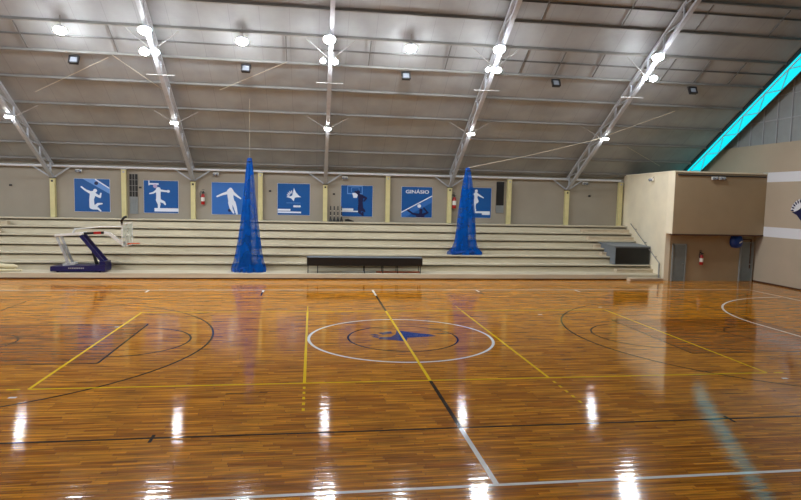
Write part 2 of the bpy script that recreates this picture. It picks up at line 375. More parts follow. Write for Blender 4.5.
hr.build('handrail', m_purlin, rm)
def door(n, x0, x1, z1):
    f = struct(MB().box(x0, x0+.07, 13.12, 13.2, 0, z1).box(x1-.07, x1, 13.12, 13.2, 0, z1).box(x0, x1, 13.12, 13.2, z1-.07, z1).build('door_%d' % n, m_doorf))
    lf = MB().box(x0+.07, x1-.07, 13.15, 13.19, .01, z1-.07).build('door_leaf', m_door, f)
    for z in (.35, 1.15, 1.6): MB().box(x0+.16, x1-.16, 13.14, 13.15, z, z+.32).build('door_panel', m_door, lf)
    MB().tube([(x1-.16, 13.15, 1.0), (x1-.16, 13.09, 1.0), (x1-.28, 13.09, 1.0)], .015).build('door_handle', m_silver, lf)
door(1, 17.33, 18.2, 2.13); door(2, 21.55, 22.4, 2.28)

# ------------------------------------------------------------------ columns, eaves pipe, trusses, purlins
TX = [-17.8, -9.94, -2.08, 5.78, 13.64]
COLN = {-17.8: 'yellow column at the left edge before the volleyball spiker poster', -13.87: 'yellow column between the volleyball spiker poster and the left vent grille',
        -9.94: 'yellow column between the handball poster and the footballer poster', -6.0: 'yellow column just right of the left blue net',
        -2.08: 'yellow column under the middle truss, beside four banded black posts', 1.82: 'yellow column between the basketball poster and the lettered poster',
        5.78: 'yellow column right of the lettered poster, beside a fire extinguisher', 9.71: 'yellow column right of the tall black vent',
        13.64: 'yellow column under the rightmost lattice truss, on bare wall', 17.5: 'yellow column in the corner against the storage room'}
for x, lb in COLN.items():
    main = min(abs(x-t) for t in TX) < .1
    zt = 5.1 if main else 5.72
    if x == 17.5: x = 17.35
    c = thing('column', 'pale ' + lb, 'column', (x, 19.48, 2.846), 'pale yellow wall columns')
    MB().box(-.13, .13, -.12, .11, 0, zt-2.846).build('shaft', m_col, c)
    MB().box(-.15, .15, -.15, .11, zt-2.846, zt-2.846+.05).box(-.05, .05, -.14, -.12, zt-3.05, zt-2.95).build('cap_plate', m_dark if main else m_steel, c)
pp = thing('eaves_pipe', 'long white pipe running along the eaves above the posters', 'pipe', (0, 19.36, 5.82))
MB().tube([(XL+.05, 0, 0), (17.3, 0, 0)], .07, 10).build('pipe_run', m_pipe, pp)
for x in range(-26, 17, 4): MB().box(x-.02, x+.02, .0, .235, -.03, .03).build('pipe_bracket', m_steel, pp)
PY = [19.2, 17.9, 16.5, 15.05, 13.42, 11.9, 10.35, 9.0, 7.5, 6.0, 4.5, 3.0, 1.5, .15]
FX, FY, FZ = 0, 19.48, 5.152
def make_truss(x, label, full=True):
    t = thing('roof_truss', label, 'truss', (x, FY, FZ), 'grey lattice roof trusses')
    P = lambda y, off: (0, y-FY, RZ(y)-off-FZ)
    MB().beam(P(19.42, 1.0), P(.0, .95), .2, .13).build('bottom_chord', m_steel, t)
    MB().beam(P(19.5, .23), P(.0, .23), .14, .11).build('top_chord', m_steel, t)
    for i, y in enumerate(PY):
        MB().beam(P(y, .28), P(y, .9), .08, .08).build('web_post', m_steel, t)
        if i < len(PY)-1: MB().beam(P(y, .28), P(PY[i+1], .9), .05, .05).build('web_diagonal', m_steelw, t)
    if full:
        for sx in (-1, 1):
            MB().beam((sx*.1, -.05, .02), (sx*.98, -.1, .62), .07, .07).build('knee_brace', m_steel, t)
            for yb, yt in ((14.85, 15.05), (10.45, 10.35)):
                a = P(yb, .95); b = P(yt, .2); MB().beam((sx*.1, a[1], a[2]), (sx*1.12, b[1], b[2]), .035, .035).build('fly_brace', m_purlin, t)
        a = P(11.75, 1.04); MB().beam((-.64, a[1], a[2]), (.64, a[1], a[2]), .05, .05).build('cross_bar', m_purlin, t)
    return t
TL = ['grey lattice truss slanting through the left photo edge, nearest the portable hoop', 'grey lattice truss rising from the column left of the footballer poster',
      'grey truss in the middle, seen straight on as one vertical bar', 'grey lattice truss rising left of the right blue net', 'grey lattice truss rising over the bare wall left of the storage room']
T0 = make_truss(TX[0], TL[0])
for x, l in zip(TX[1:], TL[1:]): dup(T0, (x, FY, FZ), l)
rf = thing('gable_edge', 'dark painted-shadow strip with pale lattice bars edging the cyan glazed strip', 'rafter', (21.4, 0, 0))
MB().beam((.02, 18.9, RZ(18.9)-.04), (.02, 0, RZ(0)-.04), .26, .05).build('lining_edge_shade', m_dark, rf)  # dark strip added for the shadow along the end of the lining
MB().beam((.2, 18.9, RZ(18.9)-.2), (.2, 0, RZ(0)-.2), .04, .05).build('pale_angle', m_pipe, rf)
yy = 18.5; fl = 0
while yy > 1.5:
    a_, b_ = ((.19, .2), (.5, .64)) if fl == 0 else ((.5, .64), (.19, .2))
    MB().tube([(a_[0], yy, RZ(yy)-a_[1]), (b_[0], yy-.8, RZ(yy-.8)-b_[1])], .022, 6).build('lattice_bar', m_steel, rf)
    yy -= .8; fl = 1-fl
PN = ['purlin closest to the eaves pipe', 'second purlin up from the eaves pipe', 'third purlin up from the eaves pipe', 'fourth purlin up, level with the small truss lamps',
      'fifth purlin up, just above the small truss lamps', 'purlin carrying the unlit dark floodlights', 'purlin carrying the single bright floodlights between trusses', 'first purlin above the bright floodlights', 'topmost purlin in the photo, near the upper edge']
slope = math.atan(.62)
for y, l in zip(PY[:9], PN):
    s = MB(); c = Vector((0, y, RZ(y)-.005)); ny = math.sin(slope); nz = math.cos(slope)
    dn = Vector((0, -ny, -nz)); al = Vector((0, -nz, ny))
    def bar(a0, a1, d0, d1):
        q = [c+al*a0+dn*d0, c+al*a1+dn*d0, c+al*a1+dn*d1, c+al*a0+dn*d1]
        s.hexa([(XS0, p.y, p.z) for p in q], [(XP, p.y, p.z) for p in q])
    bar(-.015, .015, .0, .14); bar(-.06, .015, .12, .14); bar(-.06, .015, .0, .02)
    o = s.build('purlin', m_purlin); tag(o, 'grey steel ' + l, 'purlin', 'grey roof purlins')
for y, l in ((11.1, 'thin grey rail halfway between the two floodlight purlins'), (8.05, 'thin grey rail between the two topmost purlins')):
    o = MB().beam((XS0, y, RZ(y)-.05), (XP, y, RZ(y)-.05), .05, .07).build('roof_rail', m_rod); tag(o, l, 'rail', 'thin roof rails')
SR = [(-15.69, 0, 'over the left edge bay'), (-11.81, 0, 'left of the second truss'), (-4.13, 0, 'left of the middle truss'), (-.2, 0, 'right of the middle truss'), (3.62, 0, 'left of the fourth truss'),
      (7.45, 0, 'just right of the fourth truss lamps'), (9.37, 0, 'above an unlit dark floodlight mid bay'), (11.4, 0, 'left of the rightmost truss lamps'), (15.2, 0, 'right of the rightmost truss lamps'),
      (17.1, 0, 'above the rightmost unlit dark floodlight'), (19.08, 0, 'nearest the cyan strip, lower row'), (19.0, 1, 'nearest the cyan strip, upper row'), (15.1, 1, 'right of the rightmost truss, upper row'), (11.4, 1, 'left of the rightmost truss, upper row'), (7.45, 1, 'right of the fourth truss, upper row')]
for x, row, l in SR:
    a, b = ((10.42, 11.76), (7.58, 8.9))[row]
    o = MB().beam((x, a, RZ(a)-.09), (x, b, RZ(b)-.09), .04, .04).build('sag_rod', m_rod); tag(o, 'short dark sag rod between roof purlins, ' + l, 'rod', 'sag rods between purlins')
RODS = [((-16.43, 14.19), (-12.3, 11.95), 'thin brace rod climbing from the left truss to the unlit floodlight purlin'), ((-12.08, 11.8), (-10.1, 13.9), 'thin brace rod descending to the second truss'),
        ((-7.51, 13.55), (-4.12, 11.69), 'thin brace rod in the bay left of the middle truss'), ((16.07, 16.5), (19.26, 18.09), 'thin brace rod descending to the right gable above the storage room')]
for a, b, l in RODS:
    o = MB().tube([(a[0], a[1], RZ(a[1])-.2), (b[0], b[1], RZ(b[1])-.2)], .014, 6).build('brace_rod', m_rope); tag(o, l, 'rod', 'thin roof brace rods')

# ------------------------------------------------------------------ lamps
def make_flood(name, label, loc, r, tilt, hang, group):
    t = thing(name, label, 'lamp', loc, group)
    n = Vector((0, -math.sin(tilt), -math.cos(tilt)))
    MB().lathe([(0.001, .02), (r*.5, .02), (r*.55, .06), (r*.95, .12), (r*.98, .2), (r*.9, .2)], n*-.2, 20, n).build('housing', m_silver, t)
    MB().lathe([(r*.96, -.02), (r, 0), (r*.93, r*.26), (r*.7, r*.48), (r*.36, r*.6), (.001, r*.64)], (0, 0, 0), 20, n).build('lens', m_lens, t)
    MB().tube([n*-.2, Vector((0, 0, hang))], .025, 6).build('hanger', m_purlin, t)
    return t
BIG = [(-9.93, 9.08, 'large round floodlight high on the truss left of the footballer poster'), (-2.18, 9.0, 'large round floodlight high on the middle truss'),
       (5.55, 9.0, 'large round floodlight high on the truss left of the right blue net'), (13.33, 8.93, 'large round floodlight high on the rightmost truss')]
for x, y, l in BIG: make_flood('floodlight', 'bright ' + l, (x, y, RZ(y)-1.35), .26, .3, .2, 'bright floodlights high on the roof')
MID = [(-13.61, 9.95, 'leftmost round floodlight, hung between the two left trusses'), (-6.03, 9.99, 'round floodlight hung alone in the bay left of the middle truss'), (1.59, 9.85, 'round floodlight hung alone in the bay right of the middle truss')]
for x, y, l in MID: make_flood('floodlight', 'bright ' + l, (x, y, RZ(y)-.8), .25, .3, .62, 'bright floodlights high on the roof')
PAIR = [(-10.23, .24, 'left lamp of the twin pair on the truss left of the footballer poster'), (-9.74, .17, 'right lamp of the twin pair on the truss left of the footballer poster'), (-2.43, .14, 'left lamp of the twin pair on the middle truss'), (-1.9, .18, 'right lamp of the twin pair on the middle truss'),
        (5.38, .13, 'left lamp of the twin pair on the truss by the right blue net'), (5.86, .2, 'right lamp of the twin pair on the truss by the right blue net'), (13.42, .13, 'left lamp of the twin pair on the rightmost truss'), (13.86, .22, 'right lamp of the twin pair on the rightmost truss')]
for x, r, l in PAIR: make_flood('spotlight', 'bright ' + l, (x, 10.15, RZ(10.15)-1.35), r*.85, .45, .22, 'twin spotlights below the high floodlights')
for x, l in zip(TX, ('truss at the left photo edge', 'truss left of the footballer poster', 'middle truss', 'truss by the right blue net', 'rightmost truss')):
    t = thing('truss_lamp', 'small white lamp low under the ' + l, 'lamp', (x, 14.55, RZ(14.55)-1.2), 'small lamps low on the trusses')
    MB().box(-.19, .19, -.12, .12, .0, .09).build('housing', m_whites, t)
    MB().hexa([(-.16, -.12, -.05), (.16, -.12, -.05), (.16, .1, -.05), (-.16, .1, -.05)], [(-.17, -.15, 0), (.17, -.15, 0), (.17, .12, 0), (-.17, .12, 0)]).build('lens', m_led, t)
for x, y, l in ((-13.81, 12.0, 'leftmost dark square floodlight, unlit, between the two left trusses'), (-6.07, 12.0, 'dark square floodlight, unlit, in the bay left of the middle truss'), (1.7, 11.97, 'dark square floodlight, unlit, in the bay right of the middle truss'),
                (9.52, 11.94, 'dark square floodlight, unlit, left of the rightmost truss'), (17.2, 11.97, 'rightmost dark square floodlight, unlit, near the cyan strip')):
    t = thing('unlit_floodlight', l, 'lamp', (x, y, RZ(y)-.36), 'unlit square floodlights')
    t.rotation_euler = (math.radians(-25), 0, 0)
    MB().box(-.2, .2, -.06, .08, -.18, .18).box(-.22, .22, -.09, -.05, .14, .2).box(-.22, .22, -.09, -.05, -.2, -.14).box(-.22, -.16, -.09, -.05, -.2, .2).box(.16, .22, -.09, -.05, -.2, .2).build('housing', m_dark, t)
    MB().box(-.15, .15, -.07, -.06, -.13, .13).build('glass', m_pane, t)
    MB().tube([(-.22, 0, 0), (-.22, .03, .24), (.22, .03, .24), (.22, 0, 0)], .018, 6).build('yoke', m_dark, t)
def wall_flood(loc, label, m=m_whites, group='small wall floodlights', rz=0):
    t = thing('wall_floodlight', label, 'lamp', loc, group, (0, 0, rz))
    MB().box(-.17, .17, -.1, .0, -.09, .09).build('housing', m, t)
    MB().lathe([(.075, 0), (.085, .05), (.001, .07)], (-.09, -.1, -.02), 12, (0, -1, -.4)).build('lens', m_pane, t)
    MB().lathe([(.075, 0), (.085, .05), (.001, .07)], (.09, -.1, -.02), 12, (0, -1, -.4)).build('lens', m_pane, t)
    MB().tube([(0, -.03, .07), (0, .1, .16)], .02, 6).build('arm', m_purlin, t)
for x, z, l in ((-16.37, 5.58, 'small twin floodlight under the eaves pipe above the volleyball spiker poster'), (-8.62, 5.58, 'small twin floodlight under the eaves pipe above the footballer poster'), (-.87, 5.56, 'small twin floodlight under the eaves pipe above the basketball poster'), (14.87, 5.6, 'small twin floodlight under the eaves pipe right of the rightmost truss')):
    wall_flood((x, 19.5, z), l)
wall_flood((19.2, 12.55, 5.84), 'left twin floodlight on the tan front of the storage room')
wall_flood((19.66, 12.55, 5.84), 'right twin floodlight on the tan front of the storage room, beside its match')
wall_flood((17.02, 15.1, 5.78), 'twin floodlight high on the cream side wall of the storage room', rz=-math.pi/2)
for x, z, l in ((-20.12, 4.65, 'far left on bare wall'), (-12.99, 4.68, 'between the left vent grille and the handball poster'), (-5.43, 4.64, 'left of the emblem poster'), (-1.54, 4.54, 'above the four banded black posts'), (15.26, 4.78, 'right of the rightmost yellow column under a truss')):
    o = MB().box(-.07, .07, -.05, 0, -.05, .05).box(-.05, .05, -.08, -.05, -.03, .03).build('junction_box', m_dark, None, (x, 19.595, z)); tag(o, 'small dark box on back wall, ' + l, 'box', 'small dark boxes on the back wall')

# ------------------------------------------------------------------ posters
PWD, PHT = 1.96, 1.92
def poster(x, z, label, mback):
    t = thing('poster', label, 'poster', (x, 19.595, z), 'blue sports posters on the back wall')
    MB().box(-PWD/2-.012, PWD/2+.012, -.02, 0, -.012, PHT+.012).build('border', m_pwhite, t)
    MB().box(-PWD/2, PWD/2, -.026, -.02, 0, PHT).build('backing', mback, t); return t
PF = lambda u, v, t: ((u-.5)*PWD, -.026-t, v*PHT)
STG = [0]
def limb(s, pts, rs, t0=0.004, t1=.008):
    for (a, b), (r0, r1) in zip(zip(pts, pts[1:]), zip(rs, rs[1:])):
        d = Vector((b[0]-a[0], b[1]-a[1])); 
        if d.length < 1e-6: continue
        an = math.atan2(d.y, d.x); P_ = []
        for k in range(9): q = an+math.pi/2+math.pi*k/8; P_.append((a[0]+r0*math.cos(q), a[1]+r0*math.sin(q)))
        for k in range(9): q = an-math.pi/2+math.pi*k/8; P_.append((b[0]+r1*math.cos(q), b[1]+r1*math.sin(q)))
        STG[0] = (STG[0]+1) % 24; s.prism(P_, PF, t0, t1+STG[0]*.0004)
    return s
def disc(s, u, v, r, t0=.004, t1=.008): s.prism([(u+r*math.cos(k*math.pi/10), v+r*math.sin(k*math.pi/10)) for k in range(20)], PF, t0, t1); return s
def rect(s, u0, u1, v0, v1, t0=.002, t1=.005): s.prism([(u0, v0), (u1, v0), (u1, v1), (u0, v1)], PF, t0, t1); return s
def figure(name, m, t, parts, head, hr_):
    s = MB(); disc(s, head[0], head[1], hr_)
    for pts, rs in parts: limb(s, pts, rs)
    return s.build(name, m, t)
p1 = poster(-15.69, 3.2, 'blue poster with a white leaping volleyball spiker under a slanted net', m_blue)
MB().prism([(.23, 1), (.6, 1), (1, .72), (1, .55)], PF, .001, .002).build('net_band', m_bluep, p1)
limb(MB(), [(.6, .985), (.975, .735)], [.018, .018], .003, .005).build('net_tape', m_pwhite, p1)
disc(MB(), .62, .87, .055).build('ball', m_pnavy, p1)
figure('player_figure', m_pwhite, p1, [([(.2, .75), (.32, .65), (.47, .575)], [.022, .028, .045]), ([(.58, .63), (.53, .56)], [.03, .05]), ([(.52, .55), (.48, .38), (.49, .15)], [.085, .065, .075]), ([(.58, .53), (.72, .45), (.745, .56)], [.045, .03, .022]), ([(.55, .12), (.66, .235), (.77, .25)], [.055, .035, .022]), ([(.53, .12), (.65, .1), (.735, .025)], [.055, .035, .02])], (.585, .645), .055)
p2 = poster(-11.81, 3.19, 'blue poster with a white handball player balancing above a pale bar', m_blue)
rect(MB(), .3, 1, .045, .15).build('pale_bar', m_pwhite, p2)
s = MB(); rect(s, .135, .165, .85, 1.0); rect(s, .155, .43, .87, .92); s.build('goal_corner', m_pwhite, p2)
disc(MB(), .33, .83, .062).build('head', m_pink, p2)
figure('player_figure', m_pwhite, p2, [([(.42, .73), (.42, .55), (.42, .4)], [.07, .062, .068]), ([(.37, .69), (.27, .62), (.17, .595)], [.035, .025, .018]), ([(.47, .7), (.6, .68), (.7, .675)], [.035, .028, .028]), ([(.40, .4), (.44, .27), (.43, .16)], [.055, .04, .028]), ([(.45, .39), (.58, .335), (.615, .27)], [.05, .035, .025])], (.71, .675), .045)
p3 = poster(-7.9, 3.17, 'lighter blue poster with a white footballer, half behind the left blue net', m_bluel)
disc(MB(), .53, .13, .05).build('ball', m_pnavy, p3)
figure('player_figure', m_pwhite, p3, [([(.555, .72), (.56, .55), (.59, .38)], [.1, .085, .09]), ([(.46, .68), (.31, .63), (.16, .56)], [.045, .032, .025]), ([(.64, .68), (.77, .575), (.865, .51)], [.045, .03, .022]), ([(.55, .37), (.575, .2), (.65, .05)], [.065, .045, .025]), ([(.65, .38), (.7, .23), (.75, .02)], [.06, .048, .028]), ([(.56, .72), (.56, .78)], [.04, .04])], (.56, .79), .055)
p4 = poster(-4.0, 3.2, 'blue poster with a white pointed emblem and short white bars', m_blue)
EM = lambda pts, s_=.165, ox=.55, oy=.60: [(ox+x*s_, oy+y*s_*1.3) for x, y in pts]
s = MB(); s.prism([(.5, .87), (.57, .72), (.66, .62), (.735, .575), (.6, .57), (.53, .55), (.5, .44), (.42, .53), (.33, .56), (.4, .6), (.45, .62), (.48, .72)], PF, .002, .005)
for a in range(5):
    q = math.radians(100+a*22); cx_, cy_ = .46, .6; s.prism([(cx_+r*math.cos(q+d), cy_+r*math.sin(q+d)*1.05) for r, d in ((.09, -.12), (.15, -.13), (.19, 0), (.15, .13), (.09, .12))], PF, .002, .005)
s.build('emblem', m_pwhite, p4)
s = MB()
for k_ in range(14): rect(s, .28+k_*.031, .302+k_*.031, .375, .395)
s.build('small_caption', m_bluep, p4)
s = MB()
for k_ in range(4): disc(s, .52+k_*.055, .28, .036)
rect(s, .5, .7, .25, .3); s.build('wordmark', m_pwhite, p4)
s = MB(); rect(s, .01, .4, .13, .19); rect(s, .01, .73, .06, .11); s.build('white_bars', m_pwhite, p4)
p5 = poster(-.11, 3.18, 'blue poster with a navy basketball player dunking at a white backboard', m_blue)
s = MB(); rect(s, .19, .68, .965, 1); rect(s, .19, .68, .72, .75); rect(s, .19, .215, .72, 1); rect(s, .655, .68, .72, 1)
rect(s, .32, .335, .79, .93); rect(s, .56, .575, .79, .93); rect(s, .32, .575, .92, .935); s.build('backboard_outline', m_bluep, p5)
s = MB(); s.prism([(.35, .76), (.54, .76), (.5, .6), (.39, .6)], PF, .003, .006); s.build('hoop_net', m_pwhite, p5)
s = MB(); rect(s, 0, .39, .165, .255); rect(s, 0, .54, .14, .18); s.build('white_bars', m_pwhite, p5)
figure('player_figure', m_pnavy, p5, [([(.45, .8), (.54, .74), (.6, .66)], [.03, .035, .05]), ([(.62, .64), (.62, .45), (.62, .25)], [.085, .07, .085]), ([(.68, .65), (.8, .6), (.73, .5)], [.045, .03, .025]), ([(.6, .24), (.58, .14), (.69, .05)], [.06, .04, .025]), ([(.65, .25), (.72, .2), (.75, .17)], [.06, .045, .03]), ([(.69, .12), (.7, .03)], [.03, .02])], (.54, .79), .06)
p6 = poster(3.7, 3.18, 'blue poster lettered GINÁSIO over a slanted net and navy player', m_blue)
MB().prism([(0, .15), (1, .7), (1, .5), (.13, 0), (0, 0)], PF, .001, .002).build('net_band', m_bluel, p6)
limb(MB(), [(.0, .16), (.99, .71)], [.016, .016], .003, .005).build('net_tape', m_pwhite, p6)
disc(MB(), .58, .375, .06, .01, .014).build('ball', m_pwhite, p6)
figure('player_figure', m_pnavy, p6, [([(.21, .23), (.37, .12), (.58, .08)], [.03, .028, .04]), ([(.73, .31), (.865, .16), (.66, .07)], [.025, .028, .045]), ([(.52, .05), (.72, .05)], [.045, .045]), ([(.64, .23), (.63, .07)], [.04, .06])], (.64, .235), .055)
def text_mesh(body, size, m, parent, loc, xs=1.0):
    cu = D.curves.new('lettering', 'FONT'); cu.body = body; cu.size = size; cu.extrude = .003; cu.offset = .006
    cu.align_x = 'CENTER'; cu.resolution_u = 3
    o = D.objects.new('tmp', cu); COL.objects.link(o); dg = bpy.context.evaluated_depsgraph_get(); dg.update()
    me = D.meshes.new_from_object(o.evaluated_get(dg)); D.objects.remove(o)
    ob = D.objects.new('lettering', me); me.materials.clear(); me.materials.append(m); COL.objects.link(ob); ob.parent = parent
    ob.location = loc; ob.rotation_euler = (math.pi/2, 0, 0); ob.scale = (xs, 1, 1); return ob
text_mesh('GINÁSIO', .30, m_pwhite, p6, (.02, -.033, PHT*.79), 1.28)
p7 = poster(7.58, 3.22, 'blue poster with a white gymnast on a beam, half behind the right blue net', m_blue)
s = MB(); rect(s, .42, .97, .155, .22); rect(s, .7, .97, .1, .16); rect(s, .42, .5, .2, .3); s.build('beam', m_pwhite, p7)
figure('player_figure', m_pwhite, p7, [([(.48, .8), (.48, .66)], [.06, .05]), ([(.48, .66), (.49, .56)], [.05, .085]), ([(.44, .79), (.35, .77)], [.028, .02]), ([(.52, .79), (.64, .72), (.735, .67)], [.035, .025, .018]), ([(.46, .54), (.44, .4), (.46, .25)], [.045, .035, .025]), ([(.48, .53), (.40, .43), (.36, .42)], [.04, .028, .02])], (.49, .895), .05)

# emblem on the right gable wall
em = thing('wall_emblem', 'navy and white pointed emblem on the right wall between white bands', 'emblem', (XR, 9.85, 4.1)); em.scale = (1, .78, .74)
WF = lambda u, v, t: (-.004-t, -u, v)
MB().prism([(-1.15+.02, .12), (-1.0, .45), (-.75, .72), (-.4, .92), (.0, .9), (-.1, .4), (-.3, .1), (-.7, -.02)], WF, 0, .004).build('white_fan', m_white, em)
s = MB(); s.prism([(-.75, .0), (-.5, .1), (-.3, .22), (-.1, .5), (.02, .98), (.35, .45), (.75, .15), (1.15, -.05), (.5, -.1), (.1, -.14), (-.05, -.72), (-.3, -.5), (-.55, -.25), (-1.0, -.05)], WF, .006, .01)
for a in range(6):
    q = math.radians(98+a*15.5); cx_, cy_ = -.22, .02
    s.prism([(cx_+r*math.cos(q+d), cy_+r*math.sin(q+d)) for r, d in ((.62, -.05), (.76, -.09), (.92, 0), (.76, .09), (.62, .05))], WF, .006, .01)
s.build('navy_star', m_pnavy, em)

# ------------------------------------------------------------------ wall fittings
def grille(x, z0, z1, z2, wd, label, bars):
    t = thing('vent_grille', label, 'vent', (x, 19.595, z0), 'tall vents beside the posters')
    MB().box(-wd/2, wd/2, -.03, 0, z1-z0, z2-z0).build('dark_opening', m_black, t)
    s = MB()
    for k_ in range(1, 3): s.box(-wd/2+k_*wd/3-.012, -wd/2+k_*wd/3+.012, -.05, -.03, z1-z0, z2-z0)
    for k_ in range(1, 4): s.box(-wd/2, wd/2, -.05, -.03, z1-z0+k_*(z2-z1)/4-.012, z1-z0+k_*(z2-z1)/4+.012)
    if bars: s.build('bars', m_purlin, t)
    s = MB(); n = 5 if bars else 3
    for k_ in range(n+1): s.box(-wd/2, wd/2, -.045, 0, k_*(z1-z0)/n-.02 if k_ else 0, k_*(z1-z0)/n+.02)
    for k_ in range(4): s.box(-wd/2+k_*(wd-.05)/3, -wd/2+k_*(wd-.05)/3+.05, -.045, 0, 0, z1-z0)
    s.box(-wd/2, wd/2, -.012, 0, 0, z1-z0); s.build('lattice', m_clad, t)
grille(-13.37, 3.12, 4.11, 5.46, .46, 'tall barred vent grille right of the second yellow column', True)
grille(9.15, 3.56, 4.02, 5.56, .5, 'tall black vent right of the gymnast poster', False)
def extinguisher(loc, label, h):
    t = thing('fire_extinguisher', label, 'fire extinguisher', loc, 'wall fire extinguishers'); r = h*.13
    MB().lathe([(.001, 0), (r*.95, 0), (r, .03), (r, h*.6), (r*.7, h*.7), (r*.35, h*.74), (.001, h*.74)], (0, -r-.02, 0), 14).build('cylinder', m_red, t)
    s = MB(); s.lathe([(r*1.03, h*.22), (r*1.03, h*.5)], (0, -r-.02, 0), 14); s.build('paper_label', m_label, t)
    MB().lathe([(r*.35, h*.74), (r*.4, h*.82), (.001, h*.83)], (0, -r-.02, 0), 10).box(-.03, .12, -r-.05, -r+.01, h*.82, h*.86).build('valve', m_dark, t)
    MB().tube([(0, -r-.02, h*.8), (-r*1.2, -r-.02, h*.92), (-r*1.5, -r-.02, h*.78), (-r*1.3, -r-.04, h*.5)], .022, 6).build('hose', m_dark, t)
    MB().tube([(-.08, -.01, h*1.0), (0, -.02, h*1.06), (.08, -.01, h*1.0)], .012, 6).box(-.04, .04, -.03, 0, h*.86, h*.94).build('wall_hook', m_dark, t)
extinguisher((-9.38, 19.595, 3.75), 'red fire extinguisher on the wall left of the footballer poster', .85)
extinguisher((6.1, 19.595, 3.8), 'red fire extinguisher on the wall right of the lettered poster', .95)
extinguisher((19.1, 13.195, .95), 'red fire extinguisher beside the grey door of the storage room', .78)
t = thing('dome_hood', 'blue dome hood on the storage room front above the right door', 'hood', (21.25, 13.19, 1.92))
s = MB(); n = 16
prof = [(.001, 0), (.2, .03), (.31, .14), (.35, .32), (.35, .5), (.3, .66), (.18, .77), (.001, .8)]
vs = [(r*math.cos(math.pi+math.pi*k_/n)*1.08, -abs(r*1.0*math.sin(math.pi*k_/n)), h) for r, h in prof for k_ in range(n+1)]
s.add(vs, [(i*(n+1)+k_, i*(n+1)+k_+1, (i+1)*(n+1)+k_+1, (i+1)*(n+1)+k_) for i in range(len(prof)-1) for k_ in range(n)], True); s.build('shell', m_hood, t)
MB().hexa([(-.02, -.358, .28), (.16, -.335, .36), (.16, -.345, .36), (-.02, -.368, .28)], [(-.02, -.358, .36), (.16, -.335, .44), (.16, -.345, .44), (-.02, -.368, .36)]).build('white_mark', m_label, t)

# ------------------------------------------------------------------ things on the grandstand
def hung_net(x, y, z0, zt, prof, label, lean, squash):
    t = thing('divider_net', label, 'net', (x, y, z0), 'gathered blue divider nets'); n = 54; vs = []; H = zt-z0
    for h, r in prof:
        for k_ in range(n):
            a = 2*math.pi*k_/n; f = 1+.15*math.sin(7*a+h*2)+.08*math.sin(13*a+1.3+h*3)
            vs.append((lean*h + r*f*math.cos(a), squash*r*f*math.sin(a), h*H))
    fs = [(i*n+k_, i*n+(k_+1) % n, (i+1)*n+(k_+1) % n, (i+1)*n+k_) for i in range(len(prof)-1) for k_ in range(n)]
    MB().add(vs, fs, True).build('net_body', m_net, t)
    s = MB(); r0 = prof[0][1]; rnd = random.Random(int(x*100))
    for j in range(11):     # crumpled folds lying round the foot of the net
        a = 2*math.pi*j/11; rr = r0*(.62+.25*rnd.random()); pts = []
        for k_ in range(6):
            b = a+(k_-2.5)*.22; pts.append((rr*math.cos(b), squash*rr*math.sin(b), .09+.05*math.sin(k_*1.7+j)+.12*rnd.random()))
        s.tube(pts, [.03, .08, .10, .09, .08, .03], 7)
    s.build('gathered_hem', m_netd, t)
    MB().tube([(lean, 0, H-.14), (lean, 0, H+.02)], [prof[-1][1]*1.12, prof[-1][1]*.7], 10).build('top_tie', m_netd, t)
    inner = MB()
    for j in range(4):      # inner pleats seen through the mesh
        a = j*math.pi/4+.3; r_ = prof[0][1]*.5
        inner.tube([(r_*math.cos(a)*.7-.22, squash*r_*.5*math.sin(a), .1), (lean*.5+.1*math.cos(a)-.12, .06*math.sin(a), H*.45), (lean, 0, H*.95)], [.12, .08, .03], 8)
    inner.build('inner_pleats', m_netd, t)
    return t
hung_net(-6.15, 14.27, .302, 6.28, [(0, .78), (.03, .80), (.1, .68), (.2, .58), (.35, .47), (.5, .37), (.65, .29), (.8, .22), (.92, .16), (1, .11)], 'tall gathered blue divider net standing left of the emblem poster', 0.02, .5)
hung_net(6.05, 16.02, 1.152, 6.2, [(0, .92), (.03, .9), (.08, .68), (.16, .56), (.3, .5), (.5, .43), (.7, .33), (.85, .24), (.93, .17), (1, .12)], 'shorter gathered blue divider net on an upper tier, over the gymnast poster', 0.0, .26)
o = MB().tube([(6.05, 16.02, 6.21), (9.5, 15.5, 6.98), (13.2, 14.95, 7.95), (17.2, 13.5, 9.55)], .02, 6).build('net_cable', m_rope); tag(o, 'pale cable rising right from the top of the right blue net to the roof', 'cable')
o = MB().tube([(-6.13, 14.27, 6.3), (-6.13, 14.27, RZ(14.27)-.02)], .006, 6).build('net_rope', m_rope); tag(o, 'thin rope holding up the left blue net from the roof', 'rope')

# portable basketball goal, folded
g = thing('portable_basketball_goal', 'folded portable basketball goal with navy base on the lowest tier at left', 'basketball goal', (-14.44, 14.27, .302))
gx = lambda X: X+14.44
gz = lambda Z: Z-.302+.0
base = MB().hexa([(gx(-15.8), -.5, .06), (gx(-13.2), -.5, .06), (gx(-13.2), .5, .06), (gx(-15.8), .5, .06)], [(gx(-15.8), -.5, .30), (gx(-13.2), -.5, .38), (gx(-13.2), .5, .38), (gx(-15.8), .5, .30)])
base.build('base', m_navy, g)
for X in (-15.5, -13.5):
    for y in (-.35, .35): MB().lathe([(.001, -.04), (.06, -.04), (.06, .04), (.001, .04)], (gx(X), y, .06), 12, (0, 1, 0)).build('wheel', m_black, g)
text_m = MB()
for k_ in range(9): text_m.box(gx(-14.95)+k_*.085, gx(-14.95)+k_*.085+.06, -.505, -.5, .19, .25)
text_m.build('base_lettering', m_silver, g)
MB().box(gx(-13.5), gx(-13.2), -.42, .42, .385, .55).build('weight_box', m_navy, g)
